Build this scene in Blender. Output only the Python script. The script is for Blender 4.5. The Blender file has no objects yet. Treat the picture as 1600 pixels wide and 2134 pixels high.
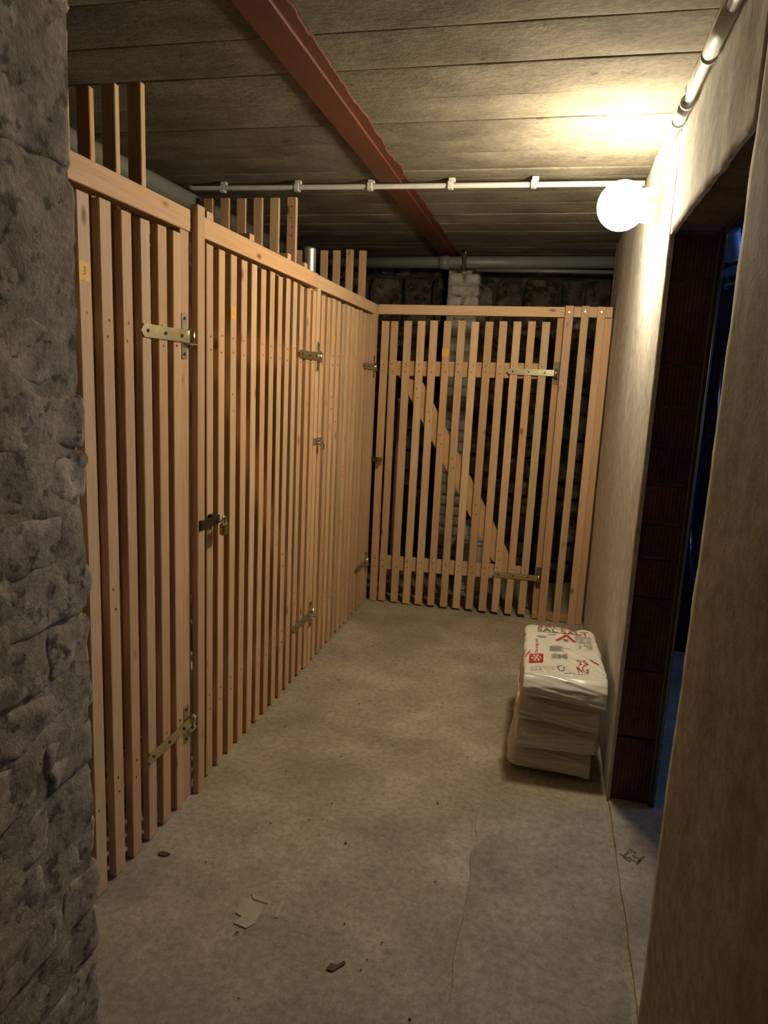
import bpy, bmesh, math, random
from mathutils import Vector, Matrix, noise
from mathutils.bvhtree import BVHTree

random.seed(7)
SC = bpy.context.scene
COL = SC.collection

# ------------------------------------------------------------------ camera
YAW, PITCH, ROLL, FPX = 0.22419543, 0.18175628, 0.04756076, 1457.485
fw = Vector((-math.sin(YAW) * math.cos(PITCH), math.cos(YAW) * math.cos(PITCH), -math.sin(PITCH)))
r0 = Vector((math.cos(YAW), math.sin(YAW), 0))
u0 = r0.cross(fw)
rr = math.cos(ROLL) * r0 + math.sin(ROLL) * u0
uu = -math.sin(ROLL) * r0 + math.cos(ROLL) * u0
cam_d = bpy.data.cameras.new('camera')
cam_d.sensor_fit = 'HORIZONTAL'
cam_d.sensor_width = 36.0
cam_d.lens = 36.0 * FPX / 1600.0
cam_d.clip_start = 0.02
cam = bpy.data.objects.new('camera', cam_d)
cam.matrix_world = Matrix(((rr.x, uu.x, -fw.x, 0), (rr.y, uu.y, -fw.y, 0), (rr.z, uu.z, -fw.z, 1.5), (0, 0, 0, 1)))
COL.objects.link(cam)
SC.camera = cam

# ------------------------------------------------------------------ world, light, exposure
W = bpy.data.worlds.new('world')
SC.world = W
W.use_nodes = True
W.node_tree.nodes['Background'].inputs[0].default_value = (0.004, 0.004, 0.005, 1)
W.node_tree.nodes['Background'].inputs[1].default_value = 0.3
SC.view_settings.view_transform = 'Standard'
SC.view_settings.look = 'None'
SC.view_settings.gamma = 1.0
SC.view_settings.use_curve_mapping = False
SC.view_settings.exposure = 1.25
GLOBE_COLOUR = (1.0, 0.84, 0.585)
GLOBE_STRENGTH = 84.0
ADDED_PANE_STRENGTH = 6.5

# ------------------------------------------------------------------ helpers
def tag(o, label=None, cat=None, group=None, kind=None):
    if label: o['label'] = label
    if cat: o['category'] = cat
    if group: o['group'] = group
    if kind: o['kind'] = kind
    return o

def empty(name, loc, label=None, cat=None, group=None, kind=None):
    o = bpy.data.objects.new(name, None)
    o.empty_display_size = 0.05
    o.location = loc
    COL.objects.link(o)
    return tag(o, label, cat, group, kind)

def place(o, parent):
    """o is given in world space; hang it under an unrotated parent."""
    if parent is not None:
        off = Vector(parent.location)
        pp = parent.parent
        while pp is not None:
            off = off + Vector(pp.location)
            pp = pp.parent
        o.parent = parent
        o.location = Vector(o.location) - off
    return o

def mesh_obj(name, verts, faces, mat, parent=None, smooth=False, loc=None):
    me = bpy.data.meshes.new(name)
    me.from_pydata([tuple(v) for v in verts], [], faces)
    me.validate()
    bm = bmesh.new(); bm.from_mesh(me)
    bmesh.ops.recalc_face_normals(bm, faces=bm.faces)
    bm.to_mesh(me); bm.free()
    if smooth:
        for p in me.polygons: p.use_smooth = True
    me.materials.append(mat)
    o = bpy.data.objects.new(name, me)
    if loc is not None: o.location = loc
    COL.objects.link(o)
    return place(o, parent)

def bm_obj(name, bm, mat, parent=None, smooth=False, loc=None):
    me = bpy.data.meshes.new(name)
    bmesh.ops.recalc_face_normals(bm, faces=bm.faces)
    bm.to_mesh(me); bm.free()
    if smooth:
        for p in me.polygons: p.use_smooth = True
    me.materials.append(mat)
    o = bpy.data.objects.new(name, me)
    if loc is not None: o.location = loc
    COL.objects.link(o)
    return place(o, parent)

def axes(p0, p1, wdir):
    z = (Vector(p1) - Vector(p0)); L = z.length; z.normalize()
    x = Vector(wdir); x = (x - z * x.dot(z)).normalized()
    y = z.cross(x)
    return x, y, z, L

def bar(name, p0, p1, w, t, wdir, mat, parent=None, ch=0.003, bow=0.0, ends=(0, 0)):
    """Chamfered bar, local Z along it, w along wdir, t along the third axis."""
    x, y, z, L = axes(p0, p1, wdir)
    a, b = w / 2, t / 2
    prof = [(-a + ch, -b), (a - ch, -b), (a, -b + ch), (a, b - ch), (a - ch, b), (-a + ch, b), (-a, b - ch), (-a, -b + ch)]
    n = 3 if bow else 2
    bx, by = random.uniform(-bow, bow), random.uniform(-bow, bow)
    V, F = [], []
    for i in range(n):
        s = i / (n - 1)
        k = math.sin(math.pi * s)
        for (px, py) in prof:
            zz = -L / 2 + s * L
            if i == 0: zz += ends[0] * px / a
            if i == n - 1: zz += ends[1] * px / a
            V.append((px + bx * k, py + by * k, zz))
    for i in range(n - 1):
        for j in range(8):
            F.append((i * 8 + j, i * 8 + (j + 1) % 8, i * 8 + 8 + (j + 1) % 8, i * 8 + 8 + j))
    F.append(tuple(range(7, -1, -1))); F.append(tuple(range((n - 1) * 8, n * 8)))
    o = mesh_obj(name, V, F, mat)
    mid = (Vector(p0) + Vector(p1)) / 2
    o.rotation_euler = Matrix((x, y, z)).transposed().to_euler()
    o.location = mid
    return place(o, parent)

def box_mesh(bm, lo, hi, ch=0.0):
    vs = [bm.verts.new((x, y, z)) for x in (lo[0], hi[0]) for y in (lo[1], hi[1]) for z in (lo[2], hi[2])]
    fs = [(0, 1, 3, 2), (4, 6, 7, 5), (0, 4, 5, 1), (2, 3, 7, 6), (0, 2, 6, 4), (1, 5, 7, 3)]
    faces = [bm.faces.new([vs[i] for i in f]) for f in fs]
    if ch > 0:
        ed = list({e for f in faces for e in f.edges})
        bmesh.ops.bevel(bm, geom=ed, offset=ch, segments=1, affect='EDGES', profile=0.5)
    return vs

def box(name, lo, hi, mat, parent=None, ch=0.002):
    c = [(lo[i] + hi[i]) / 2 for i in range(3)]
    bm = bmesh.new()
    box_mesh(bm, [lo[i] - c[i] for i in range(3)], [hi[i] - c[i] for i in range(3)], ch)
    return bm_obj(name, bm, mat, parent, loc=c)

def tube_geo(bm, pts, r, seg=12, caps=True, radii=None):
    pts = [Vector(p) for p in pts]
    rings = []
    prev = None
    for i, p in enumerate(pts):
        if i == 0: d = pts[1] - pts[0]
        elif i == len(pts) - 1: d = pts[-1] - pts[-2]
        else: d = (pts[i + 1] - p).normalized() + (p - pts[i - 1]).normalized()
        d.normalize()
        if prev is None:
            ref = Vector((0, 0, 1)) if abs(d.z) < 0.9 else Vector((1, 0, 0))
            x = ref.cross(d).normalized()
        else:
            x = (prev - d * prev.dot(d)).normalized()
        prev = x
        y = d.cross(x)
        R = radii[i] if radii else r
        rings.append([bm.verts.new(p + R * (math.cos(2 * math.pi * k / seg) * x + math.sin(2 * math.pi * k / seg) * y)) for k in range(seg)])
    for a, b in zip(rings[:-1], rings[1:]):
        for k in range(seg):
            bm.faces.new((a[k], a[(k + 1) % seg], b[(k + 1) % seg], b[k]))
    if caps:
        bm.faces.new(rings[0]); bm.faces.new(rings[-1])

def tube(name, pts, r, mat, parent=None, seg=12, radii=None, smooth=True, loc=None):
    bm = bmesh.new()
    tube_geo(bm, pts, r, seg, True, radii)
    o = bm_obj(name, bm, mat, parent, smooth=False, loc=loc)
    if smooth:
        for p in o.data.polygons:
            p.use_smooth = len(p.vertices) == 4
    return o

def lathe(name, prof, axis_o, axis_d, mat, parent=None, seg=32, smooth=True):
    """prof = [(radius, height along axis_d)]"""
    d = Vector(axis_d).normalized()
    pts = [Vector(axis_o) + d * h for _, h in prof]
    bm = bmesh.new()
    ref = Vector((0, 0, 1)) if abs(d.z) < 0.9 else Vector((1, 0, 0))
    x = ref.cross(d).normalized(); y = d.cross(x)
    rings = []
    for (R, h) in prof:
        c = Vector(axis_o) + d * h
        if R < 1e-5: rings.append([bm.verts.new(c)])
        else: rings.append([bm.verts.new(c + R * (math.cos(2 * math.pi * k / seg) * x + math.sin(2 * math.pi * k / seg) * y)) for k in range(seg)])
    for a, b in zip(rings[:-1], rings[1:]):
        for k in range(seg):
            k2 = (k + 1) % seg
            if len(a) == 1 and len(b) == 1: continue
            if len(a) == 1: bm.faces.new((a[0], b[k2], b[k]))
            elif len(b) == 1: bm.faces.new((a[k], a[k2], b[0]))
            else: bm.faces.new((a[k], a[k2], b[k2], b[k]))
    return bm_obj(name, bm, mat, parent, smooth=smooth)

def fr(x, y, z, s=1.0, o=3):
    return noise.fractal(Vector((x * s, y * s, z * s)), 1.0, 2.0, o)

# ------------------------------------------------------------------ materials
def new_mat(name):
    m = bpy.data.materials.new(name)
    m.use_nodes = True
    nt = m.node_tree
    b = nt.nodes['Principled BSDF']
    return m, nt, b

def N(nt, typ, **kw):
    n = nt.nodes.new(typ)
    for k, v in kw.items():
        setattr(n, k, v)
    return n

def ramp(nt, src, stops):
    r = N(nt, 'ShaderNodeValToRGB')
    e = r.color_ramp.elements
    while len(e) < len(stops): e.new(0.5)
    for i, (p, c) in enumerate(stops):
        e[i].position = p
        e[i].color = (c[0], c[1], c[2], 1) if hasattr(c, '__len__') else (c, c, c, 1)
    nt.links.new(src, r.inputs[0])
    return r.outputs[0]

def mixc(nt, fac, a, b, mode='MIX'):
    m = N(nt, 'ShaderNodeMix', data_type='RGBA', blend_type=mode)
    for inp, v in ((m.inputs[0], fac), (m.inputs[6], a), (m.inputs[7], b)):
        if isinstance(v, (int, float)): inp.default_value = v
        elif isinstance(v, tuple): inp.default_value = (v[0], v[1], v[2], 1)
        else: nt.links.new(v, inp)
    return m.outputs[2]

def coords(nt, scale=(1, 1, 1), kind='Object', rand=0.0):
    tc = N(nt, 'ShaderNodeTexCoord')
    mp = N(nt, 'ShaderNodeMapping')
    mp.inputs['Scale'].default_value = scale
    nt.links.new(tc.outputs[kind], mp.inputs[0])
    if rand:
        oi = N(nt, 'ShaderNodeObjectInfo')
        cm = N(nt, 'ShaderNodeVectorMath', operation='SCALE')
        cm.inputs[0].default_value = (rand, rand * 0.7, rand * 1.3)
        nt.links.new(oi.outputs['Random'], cm.inputs['Scale'])
        nt.links.new(cm.outputs[0], mp.inputs['Location'])
    return mp.outputs[0]

def ntex(nt, vec, scale, detail=4, rough=0.55, dist=0.0):
    n = N(nt, 'ShaderNodeTexNoise')
    n.inputs['Scale'].default_value = scale
    n.inputs['Detail'].default_value = detail
    n.inputs['Roughness'].default_value = rough
    n.inputs['Distortion'].default_value = dist
    nt.links.new(vec, n.inputs['Vector'])
    return n.outputs[0]

def bump(nt, b, h, strength, dist=0.01):
    bp = N(nt, 'ShaderNodeBump')
    bp.inputs['Strength'].default_value = strength
    bp.inputs['Distance'].default_value = dist
    nt.links.new(h, bp.inputs['Height'])
    nt.links.new(bp.outputs[0], b.inputs['Normal'])

def rnd_tint(nt, col, amount):
    oi = N(nt, 'ShaderNodeObjectInfo')
    v = ramp(nt, oi.outputs['Random'], [(0, 1 - amount), (1, 1.0)])
    return mixc(nt, 1.0, col, v, 'MULTIPLY')

def rough_mat(name, c1, c2, c3, s1, s2, bs, bstr, rough=0.9, tint=0.0, stretch=(1, 1, 1), kind='Object', rand=0.0, dark=None, bdist=0.01, scuff=False):
    m, nt, b = new_mat(name)
    v = coords(nt, stretch, kind, rand)
    a = ntex(nt, v, s1, 5, 0.6)
    col = ramp(nt, a, [(0.3, c1), (0.55, c2), (0.75, c3)])
    f = ntex(nt, v, s2, 6, 0.7)
    fm = ramp(nt, f, [(0.3, 0.62), (0.6, 1.0)])
    col = mixc(nt, 1.0, col, fm, 'MULTIPLY')
    if dark:
        d = ntex(nt, v, dark[0], 6, 0.65)
        dm = ramp(nt, d, [(dark[1], dark[2]), (dark[1] + 0.08, 1.0)])
        col = mixc(nt, 1.0, col, dm, 'MULTIPLY')
    if scuff:
        g = ntex(nt, v, 210, 3, 0.6)
        col = mixc(nt, 1.0, col, ramp(nt, g, [(0.30, 0.80), (0.52, 1.0), (0.70, 1.08)]), 'MULTIPLY')
        v2 = coords(nt, (1.0, 0.28, 1.0))
        w1 = ntex(nt, v2, 17, 5, 0.7, 1.2)
        col = mixc(nt, ramp(nt, w1, [(0.655, 0.0), (0.72, 0.38)]), col, (0.66, 0.61, 0.51))
        w2 = ntex(nt, v, 1.7, 5, 0.65, 0.6)
        col = mixc(nt, ramp(nt, w2, [(0.34, 0.34), (0.50, 0.0)]), col, (0.20, 0.175, 0.125))
        w3 = ntex(nt, v, 34, 4, 0.6)
        col = mixc(nt, ramp(nt, w3, [(0.715, 0.0), (0.76, 0.75)]), col, (0.13, 0.11, 0.08))
    if tint: col = rnd_tint(nt, col, tint)
    nt.links.new(col, b.inputs['Base Color'])
    b.inputs['Roughness'].default_value = rough
    b.inputs['Specular IOR Level'].default_value = 0.25
    h = ntex(nt, v, bs, 8, 0.7)
    bump(nt, b, h, bstr, bdist)
    return m

def plain(name, c, rough=0.5, metal=0.0, bs=0, bstr=0.0, var=0.0, spec=0.5):
    m, nt, b = new_mat(name)
    v = coords(nt)
    if var:
        a = ntex(nt, v, 30, 4)
        k = ramp(nt, a, [(0.3, 1 - var), (0.7, 1.0)])
        col = mixc(nt, 1.0, (c[0], c[1], c[2]), k, 'MULTIPLY')
        nt.links.new(col, b.inputs['Base Color'])
    else:
        b.inputs['Base Color'].default_value = (*c, 1)
    b.inputs['Roughness'].default_value = rough
    b.inputs['Metallic'].default_value = metal
    b.inputs['Specular IOR Level'].default_value = spec
    if bs: bump(nt, b, ntex(nt, v, bs, 5), bstr, 0.004)
    return m

def wood_mat(name, light, mid, dark, tint=0.22):
    m, nt, b = new_mat(name)
    v = coords(nt, (1, 1, 0.045), 'Object', 37.0)
    g = ntex(nt, v, 95, 5, 0.6, 0.6)
    col = ramp(nt, g, [(0.30, mid), (0.62, light)])
    v2 = coords(nt, (1, 1, 0.10), 'Object', 23.0)
    bigg = ntex(nt, v2, 14, 3)
    col = mixc(nt, ramp(nt, bigg, [(0.35, 0.0), (0.8, 0.55)]), col, mid)
    # knots
    v3 = coords(nt, (1, 1, 0.42), 'Object', 61.0)
    vo = N(nt, 'ShaderNodeTexVoronoi')
    vo.inputs['Scale'].default_value = 8.5
    nt.links.new(v3, vo.inputs['Vector'])
    kn = ramp(nt, vo.outputs['Distance'], [(0.035, 0.9), (0.11, 0.0)])
    col = mixc(nt, kn, col, dark)
    oi = N(nt, 'ShaderNodeObjectInfo')
    hue = mixc(nt, oi.outputs['Random'], (1.0, 1.0, 1.0), (0.97, 0.84, 0.74))
    col = mixc(nt, 1.0, col, hue, 'MULTIPLY')
    if tint:
        mu = N(nt, 'ShaderNodeMath', operation='FRACT')
        m2 = N(nt, 'ShaderNodeMath', operation='MULTIPLY'); m2.inputs[1].default_value = 17.31
        nt.links.new(oi.outputs['Random'], m2.inputs[0]); nt.links.new(m2.outputs[0], mu.inputs[0])
        k = ramp(nt, mu.outputs[0], [(0, 1 - tint), (1, 1.0)])
        col = mixc(nt, 1.0, col, k, 'MULTIPLY')
    nt.links.new(col, b.inputs['Base Color'])
    b.inputs['Roughness'].default_value = 0.62
    b.inputs['Specular IOR Level'].default_value = 0.3
    bump(nt, b, g, 0.12, 0.003)
    return m

M_WOOD = wood_mat('softwood', (0.70, 0.515, 0.335), (0.585, 0.395, 0.225), (0.16, 0.07, 0.032))
M_CEIL = rough_mat('board_marked_concrete', (0.14, 0.122, 0.092), (0.245, 0.22, 0.166), (0.335, 0.305, 0.236), 4.0, 60, 30, 0.5, stretch=(0.75, 1, 1), rand=3.0, dark=(13, 0.29, 0.5), tint=0.22, bdist=0.012)
M_FLOOR = rough_mat('floor_screed', (0.33, 0.29, 0.225), (0.45, 0.40, 0.315), (0.58, 0.525, 0.42), 3.4, 45, 70, 0.22, rough=0.85, dark=(9, 0.27, 0.72), bdist=0.003, scuff=True)
M_PATCH = rough_mat('floor_repair_screed', (0.30, 0.275, 0.21), (0.41, 0.37, 0.29), (0.49, 0.445, 0.355), 4.2, 40, 70, 0.2, rough=0.85, bdist=0.003, scuff=True)
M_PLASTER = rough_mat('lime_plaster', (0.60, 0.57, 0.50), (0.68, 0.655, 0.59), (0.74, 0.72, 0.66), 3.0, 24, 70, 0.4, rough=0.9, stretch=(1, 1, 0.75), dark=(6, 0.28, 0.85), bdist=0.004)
M_PLASTER2 = rough_mat('brownish_shaded_plaster', (0.30, 0.25, 0.18), (0.38, 0.32, 0.235), (0.44, 0.375, 0.28), 3.0, 24, 70, 0.4, rough=0.9, bdist=0.004)  # brown tint, with the dimness of the unlit near wall put into the colour
M_STONE = rough_mat('rubble_stone', (0.30, 0.25, 0.18), (0.52, 0.45, 0.345), (0.74, 0.67, 0.56), 10, 70, 28, 0.45, tint=0.2, dark=(26, 0.38, 0.35), rand=9.0, bdist=0.02)
M_MORTAR = rough_mat('old_mortar', (0.26, 0.22, 0.15), (0.44, 0.385, 0.28), (0.60, 0.535, 0.40), 12, 60, 28, 0.5, dark=(20, 0.38, 0.4), bdist=0.02)
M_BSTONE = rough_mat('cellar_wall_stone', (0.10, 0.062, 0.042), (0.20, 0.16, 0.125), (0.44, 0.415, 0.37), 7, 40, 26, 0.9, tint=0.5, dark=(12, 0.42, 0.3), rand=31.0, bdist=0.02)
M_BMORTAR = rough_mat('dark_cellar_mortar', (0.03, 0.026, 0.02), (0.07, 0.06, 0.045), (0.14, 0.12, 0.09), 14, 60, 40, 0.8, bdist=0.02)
M_WBRICK = rough_mat('white_sand_lime_brick', (0.40, 0.38, 0.34), (0.56, 0.54, 0.49), (0.62, 0.60, 0.55), 9, 50, 60, 0.35, tint=0.12, rand=11.0, bdist=0.005)
M_CLAY = rough_mat('hollow_clay_brick', (0.10, 0.048, 0.032), (0.17, 0.078, 0.052), (0.22, 0.13, 0.095), 5, 50, 30, 0.5, tint=0.25, rand=5.0, bdist=0.006)
M_SOFFIT = rough_mat('bare_lintel_concrete', (0.13, 0.10, 0.075), (0.20, 0.16, 0.12), (0.24, 0.2, 0.16), 6, 40, 40, 0.4)
M_RED = plain('red_oxide_paint', (0.125, 0.036, 0.019), 0.55, var=0.25, bs=60, bstr=0.1)
M_PVC = plain('grey_plastic_pipe', (0.17, 0.178, 0.172), 0.45, var=0.15)
M_CONDUIT = plain('light_grey_conduit', (0.62, 0.62, 0.59), 0.55, var=0.1)
M_STEEL = plain('zinc_plated_steel', (0.62, 0.60, 0.47), 0.33, 1.0, var=0.3)
M_STEELY = plain('yellow_chromated_steel', (0.70, 0.64, 0.42), 0.30, 1.0, var=0.25)
M_OLD = plain('dull_old_steel', (0.20, 0.165, 0.115), 0.6, 0.6, var=0.3)
M_DARKIRON = plain('dark_iron', (0.10, 0.085, 0.065), 0.42, 0.8, var=0.3)
M_BRASS = plain('brass', (0.60, 0.44, 0.19), 0.30, 1.0, var=0.2)
M_CHROME = plain('chrome', (0.75, 0.75, 0.74), 0.12, 1.0)
M_SCREW = plain('screw_head', (0.07, 0.05, 0.03), 0.5, 0.6)
M_TAPE = plain('orange_tape', (0.80, 0.44, 0.06), 0.6)
M_PENCIL = plain('pencil_mark', (0.42, 0.20, 0.03), 0.7)
M_HOLDER = plain('beige_bakelite', (0.20, 0.18, 0.135), 0.5)
M_GALV = plain('galvanised_duct', (0.52, 0.51, 0.49), 0.42, 0.85, var=0.3)
M_BAG = plain('white_polythene', (0.74, 0.72, 0.67), 0.2, bs=25, bstr=0.06)
M_BAGD = plain('dusty_polythene', (0.74, 0.69, 0.58), 0.45, bs=30, bstr=0.2, var=0.12)
M_PRED = plain('red_print', (0.46, 0.035, 0.02), 0.35)
M_PGREY = plain('grey_print', (0.10, 0.10, 0.105), 0.4)
M_PLITE = plain('pale_grey_print', (0.36, 0.36, 0.35), 0.4)
M_PWHITE = plain('white_print', (0.72, 0.70, 0.66), 0.35)
M_SPLASH = plain('dried_plaster_splash', (0.50, 0.455, 0.36), 0.9, bs=60, bstr=0.3, var=0.2)
M_CHIP = plain('dark_debris', (0.06, 0.05, 0.038), 0.9)
M_LEAF = plain('dry_leaf', (0.13, 0.085, 0.04), 0.8, var=0.3)
M_DIRT = plain('boot_mark', (0.12, 0.105, 0.085), 0.9)
M_BLUE = plain('blue_plastic', (0.35, 0.55, 0.90), 0.18)
M_NAVY = plain('dark_lacquer', (0.02, 0.025, 0.05), 0.15)
M_WINE = plain('dark_red_lacquer', (0.10, 0.008, 0.012), 0.3)
M_PAPER = plain('yellowed_paper', (0.66, 0.64, 0.58), 0.8, var=0.3)
M_CARD = plain('cardboard', (0.36, 0.24, 0.13), 0.85, var=0.15)
M_WBAG = plain('white_sack_cloth', (0.55, 0.56, 0.55), 0.6, bs=25, bstr=0.4)
M_FRAME = plain('dark_door_frame_paint', (0.05, 0.045, 0.045), 0.4)
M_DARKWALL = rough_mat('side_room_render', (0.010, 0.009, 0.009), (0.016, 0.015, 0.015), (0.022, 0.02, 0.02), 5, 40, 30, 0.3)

m, nt, b = new_mat('glowing_opal_glass')
b.inputs['Base Color'].default_value = (0.9, 0.88, 0.82, 1)
b.inputs['Emission Color'].default_value = (*GLOBE_COLOUR, 1)
b.inputs['Emission Strength'].default_value = GLOBE_STRENGTH
M_GLOBE = m
m, nt, b = new_mat('added_blue_light_pane')  # glowing pane of the added side-room window, out of view
b.inputs['Base Color'].default_value = (0.1, 0.1, 0.12, 1)
b.inputs['Emission Color'].default_value = (0.22, 0.42, 1.0, 1)
b.inputs['Emission Strength'].default_value = ADDED_PANE_STRENGTH
M_PANE = m

# ------------------------------------------------------------------ the setting
XF = -1.145        # front plane of the slat doors on the left
XR = 0.33          # face of the plastered wall on the right
YB = 4.58          # front plane of the slat gate at the back
ZC = 2.47          # ceiling
Y0, Y1 = -1.6, 5.62
XL = -2.75

# floor
nx, ny = 90, 120
V, F = [], []
for j in range(ny + 1):
    for i in range(nx + 1):
        x = XL + (2.35 - XL) * i / nx; y = Y0 + (Y1 - Y0) * j / ny
        V.append((x, y, 0.004 * fr(x, y, 0, 1.3) - 0.002))
for j in range(ny):
    for i in range(nx):
        a = j * (nx + 1) + i
        F.append((a, a + 1, a + nx + 2, a + nx + 1))
floor = tag(mesh_obj('floor', V, F, M_FLOOR, smooth=True), 'bare worn concrete cellar floor', kind='structure')

def slab(name, outline, z0, z1, mat, parent, wob=0.0, seed=0.0, step=0.05):
    pts = []
    n = len(outline)
    for i in range(n):
        a, c = Vector(outline[i]), Vector(outline[(i + 1) % n])
        k = max(1, int((c - a).length / step))
        for q in range(k):
            p = a.lerp(c, q / k)
            pts.append((p.x + wob * fr(p.x, p.y, seed, 6), p.y + wob * fr(p.y, p.x, seed + 5, 6)))
    bm = bmesh.new()
    cx = sum(p[0] for p in pts) / len(pts); cy = sum(p[1] for p in pts) / len(pts)
    top = [bm.verts.new((cx + (p[0] - cx) * 0.988, cy + (p[1] - cy) * 0.988, z1)) for p in pts]
    bot = [bm.verts.new((p[0], p[1], z0)) for p in pts]
    bm.faces.new(top)
    for i in range(len(pts)):
        j = (i + 1) % len(pts)
        bm.faces.new((bot[i], bot[j], top[j], top[i]))
    return bm_obj(name, bm, mat, parent)

slab('repair_patch', [(-0.13, 2.44), (-0.12, 2.0), (-0.12, 1.5), (-0.1, 0.9), (0.0, -0.6), (0.322, -0.6), (0.322, 1.6), (0.322, 2.53), (0.15, 2.52), (0.0, 2.50)], -0.01, 0.0035, M_PATCH, floor, 0.016, 3, 0.02)
slab('threshold', [(0.337, 1.55), (0.62, 1.55), (0.62, 2.545), (0.337, 2.545)], -0.01, 0.009, M_FLOOR, floor, 0.006, 8)
slab('plaster_splash', [(-0.745, 1.675), (-0.68, 1.668), (-0.675, 1.60), (-0.695, 1.575), (-0.735, 1.582), (-0.725, 1.61), (-0.748, 1.62)], -0.002, 0.0022, M_SPLASH, floor, 0.01, 4, 0.012)
slab('plaster_splash', [(-0.735, 1.70), (-0.68, 1.69), (-0.675, 1.68), (-0.72, 1.682)], -0.002, 0.0020, M_SPLASH, floor, 0.006, 6, 0.012)
slab('plaster_splash', [(-0.638, 1.70), (-0.628, 1.70), (-0.626, 1.64), (-0.636, 1.637)], -0.002, 0.0020, M_SPLASH, floor, 0.004, 7, 0.012)
for k, (x, y, rot) in enumerate([(0.372, 2.215, 0.9), (0.392, 2.235, -0.6), (0.40, 2.205, -0.6), (0.385, 2.19, -0.6), (0.37, 2.185, -0.6), (0.41, 2.19, 0.9), (0.42, 2.21, 0.9), (0.405, 2.18, 0.9), (0.36, 2.20, -0.6)]):
    c, s = math.cos(rot), math.sin(rot)
    q = [(-0.013, -0.003), (0.013, -0.003), (0.013, 0.003), (-0.013, 0.003)]
    slab('boot_mark', [(x + c * a - s * d, y + s * a + c * d) for a, d in q], 0.005, 0.0105, M_DIRT, floor, 0.001, k)

# ceiling: board-marked concrete, one strip for each shutter board
ceil = tag(mesh_obj('ceiling', [(XL, Y0, ZC + 0.03), (2.35, Y0, ZC + 0.03), (2.35, Y1, ZC + 0.03), (XL, Y1, ZC + 0.03), (XL, Y0, ZC + 0.12), (2.35, Y0, ZC + 0.12), (2.35, Y1, ZC + 0.12), (XL, Y1, ZC + 0.12)],
    [(0, 1, 2, 3), (4, 5, 6, 7), (0, 1, 5, 4), (1, 2, 6, 5), (2, 3, 7, 6), (3, 0, 4, 7)], M_CEIL), 'grey concrete ceiling with the marks of shutter boards', kind='structure')
edges = [Y0]
y = Y0
pat = [0.235, 0.225, 0.24, 0.235, 0.21, 0.13, 0.235, 0.24]
y = 2.335
ups = [y]
k = 0
while y < Y1:
    y += [0.236, 0.225, 0.21, 0.15, 0.235, 0.13, 0.24, 0.22][k % 8]; k += 1
    ups.append(min(y, Y1))
y = 2.335; downs = []
k = 0
while y > Y0:
    y -= [0.235, 0.24, 0.22, 0.236][k % 4]; k += 1
    downs.append(max(y, Y0))
edges = sorted(set(downs + ups))
for k in range(len(edges) - 1):
    a, c = edges[k], edges[k + 1]
    if c - a < 0.02: continue
    dz = random.uniform(-0.0022, 0.0022)
    ta = random.uniform(-0.0012, 0.0012)
    JS = (0, 0.012, 0.035, 0.2, 0.4, 0.6, 0.8, 0.965, 0.988, 1.0)
    n, mm = 110, 9
    V, F = [], []
    for j in range(mm + 1):
        for i in range(n + 1):
            x = XL + (0.42 - XL) * i / n
            s = JS[j]
            yy = a + (c - a) * s
            e = (0.0032, 0.001)[min(j, mm - j)] if min(j, mm - j) < 2 else 0.0
            if j == 0: yy += 0.0008 + 0.0016 * fr(x, k, 1, 9)
            if j == mm: yy -= 0.0008 + 0.0016 * fr(x, k, 2, 9)
            z = ZC + dz + ta * (s - 0.5) + e + 0.0022 * fr(x * 0.6, yy * 1.6, k * 3.1, 4)
            V.append((x, yy - (a + c) / 2, z - ZC))
    for j in range(mm):
        for i in range(n):
            q = j * (n + 1) + i
            F.append((q, q + n + 1, q + n + 2, q + 1))
    base = len(V)
    for j, jj in ((0, 0), (1, mm)):
        for i in range(n + 1):
            v = V[jj * (n + 1) + i]
            V.append((v[0], v[1], 0.035))
    for i in range(n):
        F.append((i, i + 1, base + i + 1, base + i))
        o2 = mm * (n + 1)
        F.append((o2 + i, base + n + 1 + i, base + n + 2 + i, o2 + i + 1))
    st = mesh_obj('concrete_strip', V, F, M_CEIL, ceil, smooth=True, loc=(0, (a + c) / 2, ZC))

# steel beam in the ceiling
beam = tag(empty('ceiling_beam', (-0.843, Y0, 2.453)), 'red painted steel beam let into the concrete ceiling', kind='structure')
box('flange', (-0.896, Y0, 2.452), (-0.792, Y1 - 0.02, 2.476), M_RED, beam, 0.002)
bm = bmesh.new()
prevs = None
for i in range(361):
    yy = Y0 + (Y1 - 0.05 - Y0) * i / 360
    xe = -0.757 + 0.012 * fr(0, yy, 3, 5) + 0.006 * fr(0, yy, 9, 22)
    r = [bm.verts.new((-0.80, yy, 2.4605)), bm.verts.new((xe, yy, 2.4615)), bm.verts.new((xe, yy, 2.476))]
    if prevs:
        bm.faces.new((prevs[0], prevs[1], r[1], r[0])); bm.faces.new((prevs[1], prevs[2], r[2], r[1]))
    prevs = r
bm_obj('paint_smear', bm, M_RED, beam)

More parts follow.
